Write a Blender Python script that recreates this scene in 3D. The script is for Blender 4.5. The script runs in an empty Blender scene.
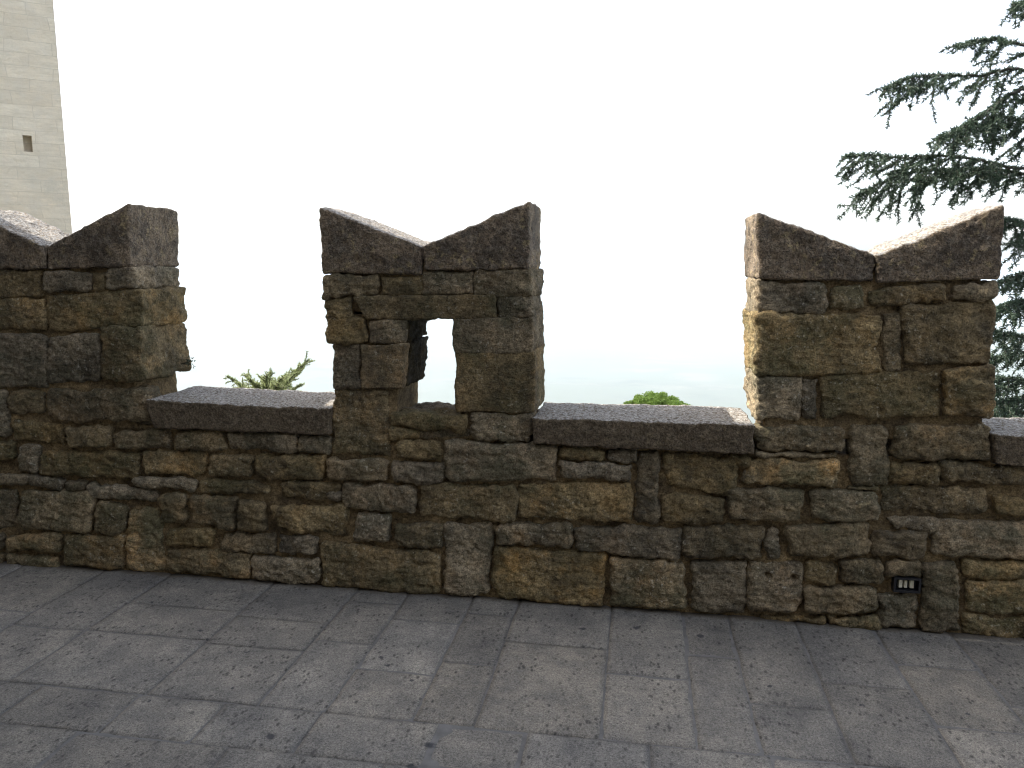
import bpy, math, random
import numpy as np
from mathutils import Vector, Matrix, Euler
random.seed(7); rng = np.random.default_rng(7)
R = math.radians
scn = bpy.context.scene
COL = scn.collection

# ------------------------------------------------------------------ camera
F = 828.0; PITCH = R(8.25); YAW = R(8.70); EYE = Vector((0, 0, 1.6))
cam = bpy.data.cameras.new('camera'); cam.sensor_width = 36; cam.lens = F / 1024 * 36
cam.clip_start = 0.05; cam.clip_end = 90000
co = bpy.data.objects.new('camera', cam); COL.objects.link(co)
co.location = EYE; co.rotation_euler = (R(90) - PITCH, 0, YAW); scn.camera = co
RM = Euler((R(90) - PITCH, 0, YAW)).to_matrix()
Y0 = 3.71          # front face of the parapet
TH = 0.42          # its thickness

def ray(px, py): return RM @ Vector(((px - 512) / F, (384 - py) / F, -1))
def at(px, py, Y=Y0):
    d = ray(px, py); return EYE + d * (Y / d.y)
_a = at(40, 566); _b = at(1000, 638)
GB = (_b.z - _a.z) / (_b.x - _a.x); GA = _a.z - GB * _a.x
def gz(x): return GA + GB * x       # the walkway falls gently to the right
def ground(px, py):
    d = ray(px, py); t = (GA - EYE.z) / (d.z - GB * d.x); return EYE + d * t

# ------------------------------------------------------------------ noise
_P = rng.permutation(256); _P = np.concatenate([_P, _P, _P])
_G = rng.normal(size=(256, 3)); _G /= np.linalg.norm(_G, axis=1)[:, None]
def perlin(p):
    i = np.floor(p).astype(int); f = p - i; i &= 255
    u = f * f * f * (f * (f * 6 - 15) + 10); r = 0
    for dx in (0, 1):
        for dy in (0, 1):
            for dz in (0, 1):
                h = _P[_P[_P[(i[:, 0] + dx) & 255] + ((i[:, 1] + dy) & 255)] + ((i[:, 2] + dz) & 255)]
                g = _G[h & 255]
                w = (u[:, 0] if dx else 1 - u[:, 0]) * (u[:, 1] if dy else 1 - u[:, 1]) * (u[:, 2] if dz else 1 - u[:, 2])
                r = r + w * (g[:, 0] * (f[:, 0] - dx) + g[:, 1] * (f[:, 1] - dy) + g[:, 2] * (f[:, 2] - dz))
    return r
def fbm(p, fr, octv=3, gain=.5):
    r = 0; a = 1
    for k in range(octv):
        r = r + a * perlin(p * fr + 17.3 * k); a *= gain; fr = fr * 2.03
    return r

# ------------------------------------------------------------------ mesh helpers
def props(o, label=None, cat=None, group=None, kind=None):
    for k, v in (('label', label), ('category', cat), ('group', group), ('kind', kind)):
        if v: o[k] = v
    return o
def empty(name, loc=(0, 0, 0)):
    o = bpy.data.objects.new(name, None); COL.objects.link(o); o.location = loc; return o
def mesh_obj(name, verts, faces, mat, parent=None, tone=None, smooth=True):
    me = bpy.data.meshes.new(name)
    v = np.asarray(verts, dtype=np.float32); f = faces
    if isinstance(f, np.ndarray):
        n, k = f.shape
        me.vertices.add(len(v)); me.vertices.foreach_set('co', v.ravel())
        me.loops.add(n * k); me.loops.foreach_set('vertex_index', f.astype(np.int32).ravel())
        me.polygons.add(n); me.polygons.foreach_set('loop_start', np.arange(0, n * k, k, dtype=np.int32))
        me.update(calc_edges=True); me.validate()
    else:
        me.from_pydata([tuple(map(float, q)) for q in v], [], f)
    if tone is not None:
        at_ = me.color_attributes.new('tone', 'FLOAT_COLOR', 'POINT')
        t = np.ones((len(v), 4), dtype=np.float32); t[:, :3] = tone; at_.data.foreach_set('color', t.ravel())
    if smooth: me.polygons.foreach_set('use_smooth', [True] * len(me.polygons))
    me.materials.append(mat)
    o = bpy.data.objects.new(name, me); COL.objects.link(o)
    if parent: o.parent = parent; o.matrix_parent_inverse = Matrix()
    if parent: 
        w = Vector(); q = parent
        while q: w += q.location; q = q.parent
        if w.length > 1e-9:
            me.transform(Matrix.Translation(-w))
    return o

def box_grid(nx, ny, nz):
    """surface lattice of a box: integer coords and quad faces"""
    Q = []
    def face(f, na, nb, flip):
        a, b = np.meshgrid(np.arange(na), np.arange(nb), indexing='ij'); a = a.ravel(); b = b.ravel()
        q = np.stack([f(a, b), f(a + 1, b), f(a + 1, b + 1), f(a, b + 1)], 1)
        Q.append(q[:, ::-1] if flip else q)
    s = lambda a, b, c: np.stack(np.broadcast_arrays(a, b, c), -1)
    face(lambda a, b: s(a, 0, b), nx, nz, False)      # front (y=0)
    face(lambda a, b: s(a, ny, b), nx, nz, True)
    face(lambda a, b: s(0, a, b), ny, nz, True)
    face(lambda a, b: s(nx, a, b), ny, nz, False)
    face(lambda a, b: s(a, b, 0), nx, ny, True)
    face(lambda a, b: s(a, b, nz), nx, ny, False)
    q = np.concatenate(Q); key = (q[..., 0] * 4096 + q[..., 1]) * 4096 + q[..., 2]
    uk, inv = np.unique(key.ravel(), return_inverse=True)
    ijk = np.stack([uk // (4096 * 4096), (uk // 4096) % 4096, uk % 4096], 1).astype(float)
    return ijk, inv.reshape(key.shape)

class Acc:
    def __init__(s): s.v = []; s.f = []; s.t = []; s.n = 0
    def add(s, v, f, tone):
        s.v.append(v); s.f.append(f + s.n); s.n += len(v)
        s.t.append(np.tile(np.array(tone, dtype=float), (len(v), 1)))
    def build(s, name, mat, parent=None):
        return mesh_obj(name, np.concatenate(s.v), np.concatenate(s.f), mat, parent, np.concatenate(s.t))

def stone(acc, quad, ya, yb, tone, res=.006, rad=.022, rough=1.0, wob=1.0, resy=None, holes=()):
    """quad: TL,TR,BR,BL as (X,Z); a rounded, roughly hewn block from depth ya to yb"""
    TL, TR, BR, BL = [np.array(q, float) for q in quad]
    lx = (np.linalg.norm(TR - TL) + np.linalg.norm(BR - BL)) / 2; lz = (np.linalg.norm(TL - BL) + np.linalg.norm(TR - BR)) / 2
    ly = yb - ya; resy = resy or res * 1.6
    nx, ny, nz = max(3, int(lx / res)), max(3, int(ly / resy)), max(3, int(lz / res))
    ijk, f = box_grid(nx, ny, nz)
    L = np.array([lx, ly, lz]); u = ijk / np.array([nx, ny, nz]); p = (u - .5) * L
    r = min(rad, lx * .33, lz * .33, ly * .33)
    q = np.clip(p, -(L / 2 - r), L / 2 - r); d = p - q; n = np.linalg.norm(d, axis=1)
    m = n > 1e-9; dn = np.zeros_like(d); dn[m] = d[m] / n[m][:, None]
    mx = np.max(np.abs(d), axis=1)
    p = q + dn * mx[:, None]
    u = p / L + .5
    a, b, c = u[:, :1], u[:, 1:2], u[:, 2:3]
    xz = (BL * (1 - a) + BR * a) * (1 - c) + (TL * (1 - a) + TR * a) * c
    w = np.stack([xz[:, 0], ya + b[:, 0] * ly, xz[:, 1]], 1)
    s0 = rng.uniform(0, 50, 3)
    # slightly different plane for every stone
    prot = rng.normal(0, .006) * rough
    tilt = rng.normal(0, .03) * rough; tilt2 = rng.normal(0, .03) * rough
    front = np.clip(1 - b[:, 0] * ly / .05, 0, 1)
    w[:, 1] += front * (prot + tilt * (a[:, 0] - .5) * lx + tilt2 * (c[:, 0] - .5) * lz)
    pill = (1 - (2 * a[:, 0] - 1) ** 2) * (1 - (2 * c[:, 0] - 1) ** 2)
    w[:, 1] -= front * .006 * pill * rough
    g = w * np.array([1, 1, 1.25]) + s0
    nn = dn + np.where(m[:, None], 0, 0)
    big = fbm(g, 7, 3, .55); mid = fbm(g + 5, 26, 3, .6)
    rid = 1 - np.abs(fbm(g * np.array([.8, 1, 1.5]) + 9, 13, 2)) * 3
    disp = rough * (.019 * big + .008 * mid + .0045 * np.clip(rid, -1, 1) + .0045 * fbm(g - 3, 55, 2))
    w += dn * disp[:, None]
    wx = fbm(w * np.array([1, .5, 1]) + s0[::-1], 9, 3, .55); wz = fbm(w * np.array([1, .5, 1]) - s0, 9, 3, .55)
    w[:, 0] += wob * .019 * wx; w[:, 2] += wob * .016 * wz
    for (hx, hz, hr) in holes:
        dd = np.hypot(w[:, 0] - hx, w[:, 2] - hz); w[:, 1] += front * .03 * np.clip(1.3 - dd / hr, 0, 1) ** .5
    acc.add(w, f, tone)

def mortar(acc, quad, ya, yb, amp=.017, res=.009, tone=(.5, .5, 0)):
    TL, TR, BR, BL = [np.array(q, float) for q in quad]
    lx = np.linalg.norm(TR - TL); lz = np.linalg.norm(TL - BL)
    ijk, f = box_grid(max(2, int(lx / res)), max(2, int((yb - ya) / .03)), max(2, int(lz / res)))
    N = ijk.max(0); u = ijk / N; a, c = u[:, :1], u[:, 2:]
    xz = (BL * (1 - a) + BR * a) * (1 - c) + (TL * (1 - a) + TR * a) * c
    w = np.stack([xz[:, 0], ya + u[:, 1] * (yb - ya), xz[:, 1]], 1)
    nrm = (u - .5) * 2; nrm = np.where(np.abs(nrm) > .999, nrm, 0)
    n0 = fbm(w, 2.7, 2) * 1.3 + fbm(w, 14, 3) * .7 + .25 * fbm(w, 60, 2)
    w += nrm * (amp * n0)[:, None]
    acc.add(w, f, tone)

# ------------------------------------------------------------------ materials
def newmat(name):
    m = bpy.data.materials.new(name); m.use_nodes = True; nt = m.node_tree
    return m, nt, nt.nodes['Principled BSDF']
class N:
    def __init__(s, nt): s.nt = nt
    def __call__(s, t, **kw):
        n = s.nt.nodes.new('ShaderNode' + t)
        for k, v in kw.items():
            if k in n.inputs: s.set(n.inputs[k], v)
            else: setattr(n, k, v)
        return n
    def set(s, inp, v):
        if hasattr(v, 'node'): s.nt.links.new(v, inp)
        else: inp.default_value = v
    def noise(s, vec, scale, detail=4, rough=.6):
        n = s('TexNoise'); s.set(n.inputs['Vector'], vec); n.inputs['Scale'].default_value = scale
        n.inputs['Detail'].default_value = detail; n.inputs['Roughness'].default_value = rough; return n.outputs['Fac']
    def vor(s, vec, scale, feat='F1'):
        n = s('TexVoronoi'); n.feature = feat; s.set(n.inputs['Vector'], vec); n.inputs['Scale'].default_value = scale
        return n.outputs['Distance']
    def ramp(s, fac, a, b, lo=0., hi=1.):
        n = s('MapRange'); s.set(n.inputs['Value'], fac)
        for i, v in zip(('From Min', 'From Max', 'To Min', 'To Max'), (a, b, lo, hi)): n.inputs[i].default_value = v
        return n.outputs['Result']
    def mix(s, fac, a, b, mode='MIX'):
        n = s('Mix'); n.data_type = 'RGBA'; n.blend_type = mode
        s.set(n.inputs[0], fac); s.set(n.inputs[6], (*a, 1) if isinstance(a, tuple) else a); s.set(n.inputs[7], (*b, 1) if isinstance(b, tuple) else b)
        return n.outputs[2]
    def math(s, op, a, b=0.):
        n = s('Math'); n.operation = op; s.set(n.inputs[0], a); s.set(n.inputs[1], b); return n.outputs[0]
    def scale(s, vec, v):
        n = s('VectorMath'); n.operation = 'MULTIPLY'; s.set(n.inputs[0], vec); n.inputs[1].default_value = v; return n.outputs[0]
    def bump(s, h, strength, dist, normal=None):
        n = s('Bump'); s.set(n.inputs['Height'], h); n.inputs['Strength'].default_value = strength; n.inputs['Distance'].default_value = dist
        if normal is not None: s.set(n.inputs['Normal'], normal)
        return n.outputs['Normal']

def rubble_mat():
    m, nt, b = newmat('weathered_sandstone'); n = N(nt)
    geo = n('NewGeometry'); P = geo.outputs['Position']
    at_ = n('Attribute'); at_.attribute_name = 'tone'
    sep = n('SeparateColor'); n.set(sep.inputs[0], at_.outputs['Color']); tr, og, mo = sep.outputs
    Ps = n.scale(P, (1, 1, 1.35))
    a = n.noise(Ps, 5, 6, .62); f = n.noise(Ps, 34, 5, .68); g = n.noise(P, 150, 3, .7)
    base = n.mix(n.ramp(a, .36, .64), (.185, .142, .078), (.385, .292, .160))
    base = n.mix(n.ramp(f, .33, .68), n.mix(.6, base, (.06, .046, .027)), base)
    och = n.math('MULTIPLY', n.ramp(n.noise(P, 6.5, 4, .6), .46, .66), og)
    base = n.mix(n.math('MULTIPLY', och, .75), base, (.50, .30, .12))
    # dark crust of lichen and algae, grey and greenish
    cr = n.ramp(n.noise(P, 4.3, 8, .78), .45, .58)
    base = n.mix(n.math('MULTIPLY', cr, .80), base, n.mix(n.ramp(n.noise(P, 2.1, 2), .4, .6), (.078, .064, .043), (.10, .092, .05)))
    # pale lichen specks
    sp = n.ramp(n.noise(P, 60, 3, .6), .60, .70)
    sp = n.math('MULTIPLY', sp, n.ramp(n.noise(P, 4.5, 2, .5), .44, .56))
    base = n.mix(n.math('MULTIPLY', sp, .7), base, (.42, .38, .29))
    # per-stone brightness
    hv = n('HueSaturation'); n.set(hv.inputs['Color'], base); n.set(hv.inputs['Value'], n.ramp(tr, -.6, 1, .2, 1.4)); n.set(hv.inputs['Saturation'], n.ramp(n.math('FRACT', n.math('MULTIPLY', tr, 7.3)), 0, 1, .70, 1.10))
    col = hv.outputs[0]
    mcol = n.mix(n.ramp(n.noise(P, 9, 5, .65), .35, .65), (.09, .066, .038), (.29, .21, .112))
    col = n.mix(mo, mcol, col)
    g2 = n.noise(P, 62, 5, .85); grain = n.mix(n.ramp(n.math('ADD', n.math('MULTIPLY', g, .7), g2), .62, 1.06), (.28, .28, .29), (1.95, 1.92, 1.86))
    col = n.mix(1., col, grain, 'MULTIPLY')
    n.set(b.inputs['Base Color'], col); b.inputs['Roughness'].default_value = .93; b.inputs['Specular IOR Level'].default_value = .2
    cr2 = n.noise(n.scale(P, (1, 1, 1.9)), 24, 7, .74)
    bn = n.bump(cr2, 1., .022); bn = n.bump(g, .8, .006, bn)
    pit = n.ramp(n.vor(P, 75), .0, .33); bn = n.bump(pit, .5, .004, bn)
    n.set(b.inputs['Normal'], bn); return m

def cap_mat():
    m, nt, b = newmat('granular_cap_stone'); n = N(nt)
    P = n('NewGeometry').outputs['Position']
    a = n.noise(P, 7, 5, .65); g = n.noise(P, 110, 4, .75); k = n.noise(P, 38, 4, .7)
    base = n.mix(n.ramp(a, .35, .65), (.115, .086, .060), (.235, .178, .122))
    base = n.mix(n.math('MULTIPLY', n.ramp(n.noise(P, 9, 7, .75), .47, .56), .75), base, (.06, .048, .038))
    base = n.mix(n.math('MULTIPLY', n.ramp(k, .45, .66), .35), base, (.26, .23, .185))
    sp = n.math('MULTIPLY', n.ramp(n.noise(P, 24, 4, .6), .56, .66), n.ramp(n.noise(P, 4, 2), .42, .55))
    base = n.mix(n.math('MULTIPLY', sp, .75), base, (.34, .27, .15))
    pitn = n.ramp(n.vor(P, 120), .12, .42)
    base = n.mix(pitn, n.mix(.5, base, (.03, .026, .02)), base)
    at_ = n('Attribute'); at_.attribute_name = 'tone'; sep = n('SeparateColor'); n.set(sep.inputs[0], at_.outputs['Color'])
    base = n.mix(n.math('MULTIPLY', sep.outputs[1], .75), base, n.mix(n.ramp(k, .4, .6), (.07, .053, .034), (.13, .10, .066)))
    # skylight painted into up-facing tops as a pale, lichen-like grey speckle
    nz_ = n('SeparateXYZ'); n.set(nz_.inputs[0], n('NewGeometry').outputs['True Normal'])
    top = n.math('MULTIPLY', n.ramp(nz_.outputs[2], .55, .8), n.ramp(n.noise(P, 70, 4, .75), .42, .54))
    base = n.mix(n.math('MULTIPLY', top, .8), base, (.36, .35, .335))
    col = n.mix(1., base, n.mix(n.ramp(g, .35, .65), (.42, .42, .42), (1.62, 1.6, 1.56)), 'MULTIPLY')
    n.set(b.inputs['Base Color'], col); b.inputs['Roughness'].default_value = .85; b.inputs['Specular IOR Level'].default_value = .25
    bn = n.bump(k, 1., .014); bn = n.bump(pitn, .8, .005, bn); bn = n.bump(g, .6, .003, bn)
    n.set(b.inputs['Normal'], bn); return m

def paving_mat(stains):
    m, nt, b = newmat('paving_stone'); n = N(nt)
    P = n('NewGeometry').outputs['Position']
    at_ = n('Attribute'); at_.attribute_name = 'tone'
    sep = n('SeparateColor'); n.set(sep.inputs[0], at_.outputs['Color']); tr, wm, mo = sep.outputs
    base = n.mix(n.ramp(n.noise(P, 2.2, 5, .6), .35, .65), (.170, .164, .154), (.265, .247, .218))
    base = n.mix(n.math('MULTIPLY', wm, .6), base, (.23, .20, .155))
    base = n.mix(n.ramp(n.noise(P, 12, 6, .72), .38, .66, 0, .6), base, (.115, .11, .108))
    Pv = n.scale(P, (1, .55, 1))
    vd = n.vor(Pv, 42); pm = n.ramp(n.noise(P, 5, 3, .6), .40, .54)
    th = n.math('MULTIPLY', n.ramp(vd, .14, .34, 1, 0), pm)
    vd2 = n.ramp(n.vor(P, 88), .12, .36, 1, 0); th2 = n.math('MULTIPLY', vd2, n.ramp(n.noise(P, 30, 3, .6), .42, .52))
    pits = n.math('MAXIMUM', th, n.math('MULTIPLY', th2, .75))
    base = n.mix(n.math('MULTIPLY', pits, .9), base, (.05, .047, .043))
    # worn pale patches
    base = n.mix(n.ramp(n.noise(P, 60, 4, .7), .5, .75, 0, .3), base, (.36, .34, .31))
    hv = n('HueSaturation'); n.set(hv.inputs['Color'], base); n.set(hv.inputs['Value'], n.ramp(tr, 0, 1, .78, 1.2)); hv.inputs['Saturation'].default_value = 1
    col = hv.outputs[0]
    gp = n.math('ADD', n.noise(P, 130, 3, .8), n.noise(P, 300, 2, .8)); col = n.mix(1., col, n.mix(n.ramp(gp, .78, 1.22), (.45, .45, .45), (1.6, 1.59, 1.56)), 'MULTIPLY')
    col = n.mix(1., col, n.mix(n.ramp(n.noise(P, 4.5, 6, .75), .36, .62), (.76, .765, .78), (1.1, 1.09, 1.07)), 'MULTIPLY')
    jc = n.mix(n.ramp(n.noise(P, 20, 4), .3, .7), (.115, .112, .109), (.18, .175, .17))
    col = n.mix(mo, jc, col)
    dist = n('VectorMath'); dist.operation = 'ADD'
    nz = n('TexNoise'); nz.inputs['Scale'].default_value = 45; n.set(nz.inputs['Vector'], P)
    sc = n.scale(nz.outputs['Color'], (.04, .04, 0)); n.set(dist.inputs[0], P); n.set(dist.inputs[1], sc); PD = dist.outputs[0]
    sy = n('SeparateXYZ'); n.set(sy.inputs[0], P)      # brown grit gathered at the foot of the wall
    dirt = n.ramp(n.math('ADD', sy.outputs[1], n.math('MULTIPLY', n.noise(P, 7, 7, .75), .16)), Y0 + .045, Y0 + .085)
    col = n.mix(n.math('MULTIPLY', dirt, .75), col, (.085, .068, .048))
    acc = None
    for (x, y, r) in stains:
        v = n('VectorMath'); v.operation = 'DISTANCE'; n.set(v.inputs[0], n.scale(PD, (1, 1, 0))); v.inputs[1].default_value = (x + .02, y + .02, 0)
        s = n.ramp(v.outputs['Value'], r * .45, r * .95, 1, 0)
        acc = s if acc is None else n.math('MAXIMUM', acc, s)
    col = n.mix(n.math('MULTIPLY', acc, .85), col, (.028, .03, .036))
    n.set(b.inputs['Base Color'], col); b.inputs['Roughness'].default_value = .78; b.inputs['Specular IOR Level'].default_value = .35
    bn = n.bump(n.noise(P, 26, 7, .78), .8, .014); bn = n.bump(pits, -.9, .006, bn); bn = n.bump(n.noise(P, 170, 2, .7), .35, .002, bn)
    n.set(b.inputs['Normal'], bn); return m

def plain(name, c, rough=.6, metal=0, var=.25, sc=20):
    m, nt, b = newmat(name); n = N(nt); P = n('NewGeometry').outputs['Position']
    f = n.noise(P, sc, 4, .6)
    n.set(b.inputs['Base Color'], n.mix(n.ramp(f, .3, .7), tuple(x * (1 - var) for x in c), tuple(min(1, x * (1 + var)) for x in c)))
    b.inputs['Roughness'].default_value = rough; b.inputs['Metallic'].default_value = metal
    return m

def needle_mat(name, c1, c2, trans=.25):
    m, nt, b = newmat(name); n = N(nt); geo = n('NewGeometry'); P = geo.outputs['Position']
    f = n.noise(P, 9, 3, .6)
    c = n.mix(n.ramp(f, .35, .65), c1, c2)
    c = n.mix(n.ramp(geo.outputs['Random Per Island'], 0, 1, 0, .45), c, tuple(min(1, x * 1.7) for x in c2))
    n.set(b.inputs['Base Color'], c); b.inputs['Roughness'].default_value = .6
    tr = n('BsdfTranslucent'); n.set(tr.inputs['Color'], c)
    mx = n('MixShader'); mx.inputs[0].default_value = trans; n.set(mx.inputs[1], b.outputs[0]); n.set(mx.inputs[2], tr.outputs[0])
    n.set(nt.nodes['Material Output'].inputs['Surface'], mx.outputs[0]); return m

def tower_mat():
    m, nt, b = newmat('pale_limestone_courses'); n = N(nt)
    tc = n('TexCoord').outputs['Object']
    # the tower is built along its own axes: x,z on the seen face
    sp = n('SeparateXYZ'); n.set(sp.inputs[0], tc); cb = n('CombineXYZ')
    n.set(cb.inputs[0], n.math('ADD', sp.outputs[0], sp.outputs[1])); n.set(cb.inputs[1], sp.outputs[2]); V = cb.outputs[0]
    wv = n('TexNoise'); wv.inputs['Scale'].default_value = .8; n.set(wv.inputs['Vector'], V)
    ad = n('VectorMath'); ad.operation = 'ADD'; n.set(ad.inputs[0], V); n.set(ad.inputs[1], n.scale(wv.outputs['Color'], (.3, .14, 0)))
    br = n('TexBrick'); n.set(br.inputs['Vector'], ad.outputs[0]); br.inputs['Scale'].default_value = 1
    br.inputs['Brick Width'].default_value = .95; br.inputs['Row Height'].default_value = .30; br.inputs['Mortar Size'].default_value = .011; br.inputs['Mortar Smooth'].default_value = .6
    br.inputs['Color1'].default_value = (.66, .57, .44, 1); br.inputs['Color2'].default_value = (.78, .69, .55, 1); br.inputs['Mortar'].default_value = (.52, .45, .35, 1)
    c = n.mix(n.ramp(n.noise(V, .55, 5, .65), .42, .66, 0, .55), br.outputs['Color'], (.76, .61, .44))
    c = n.mix(n.ramp(n.noise(V, 3.2, 6, .7), .4, .7, 0, .6), c, (.60, .555, .48))
    c = n.mix(n.ramp(n.noise(n.scale(ad.outputs[0], (1.2, 7, 1)), 1.3, 5, .7), .38, .64, 0, .7), c, (.56, .48, .37))
    c = n.mix(n.ramp(n.noise(V, .9, 7, .75), .56, .66, 0, .6), c, (.52, .47, .38))
    n.set(b.inputs['Base Color'], c); b.inputs['Roughness'].default_value = .9
    bn = n.bump(br.outputs['Fac'], -.7, .02); bn = n.bump(n.noise(V, 6, 6, .7), .7, .05, bn); n.set(b.inputs['Normal'], bn); return m

def terrain_mat():
    m, nt, b = newmat('hill_ground'); n = N(nt); P = n('NewGeometry').outputs['Position']
    a = n.noise(P, .0035, 6, .65); f = n.vor(P, .004)
    c = n.mix(n.ramp(a, .4, .6), (.05, .062, .045), (.12, .12, .095)); c = n.mix(n.ramp(f, .2, .6), c, (.075, .09, .065))
    c = n.mix(n.ramp(n.noise(P, .9, 5), .4, .6, 0, .5), c, (.07, .065, .05))
    n.set(b.inputs['Base Color'], c); b.inputs['Roughness'].default_value = .95; return m

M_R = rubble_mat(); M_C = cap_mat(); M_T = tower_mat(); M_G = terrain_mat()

# ------------------------------------------------------------------ traced masonry
TT = {'1': (0, 180, 4.0), '2': (0, 372, 3.367), '3': (240, 190, 3.938), '4': (240, 385, 3.412), '5': (480, 190, 3.657),
      '6': (480, 400, 3.489), '7': (740, 190, 3.606), '8': (740, 400, 3.070), 'p': (0, 0, 1.0)}
def Q(t, *c):
    ox, oy, s = TT[t]
    if len(c) == 4: x0, y0, x1, y1 = c; c = (x0, y0, x1, y0, x1, y1, x0, y1)
    out = []
    for i in range(0, 8, 2):
        w = at(ox + c[i] / s, oy + c[i + 1] / s); out.append((w.x, w.z))
    return out
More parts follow.
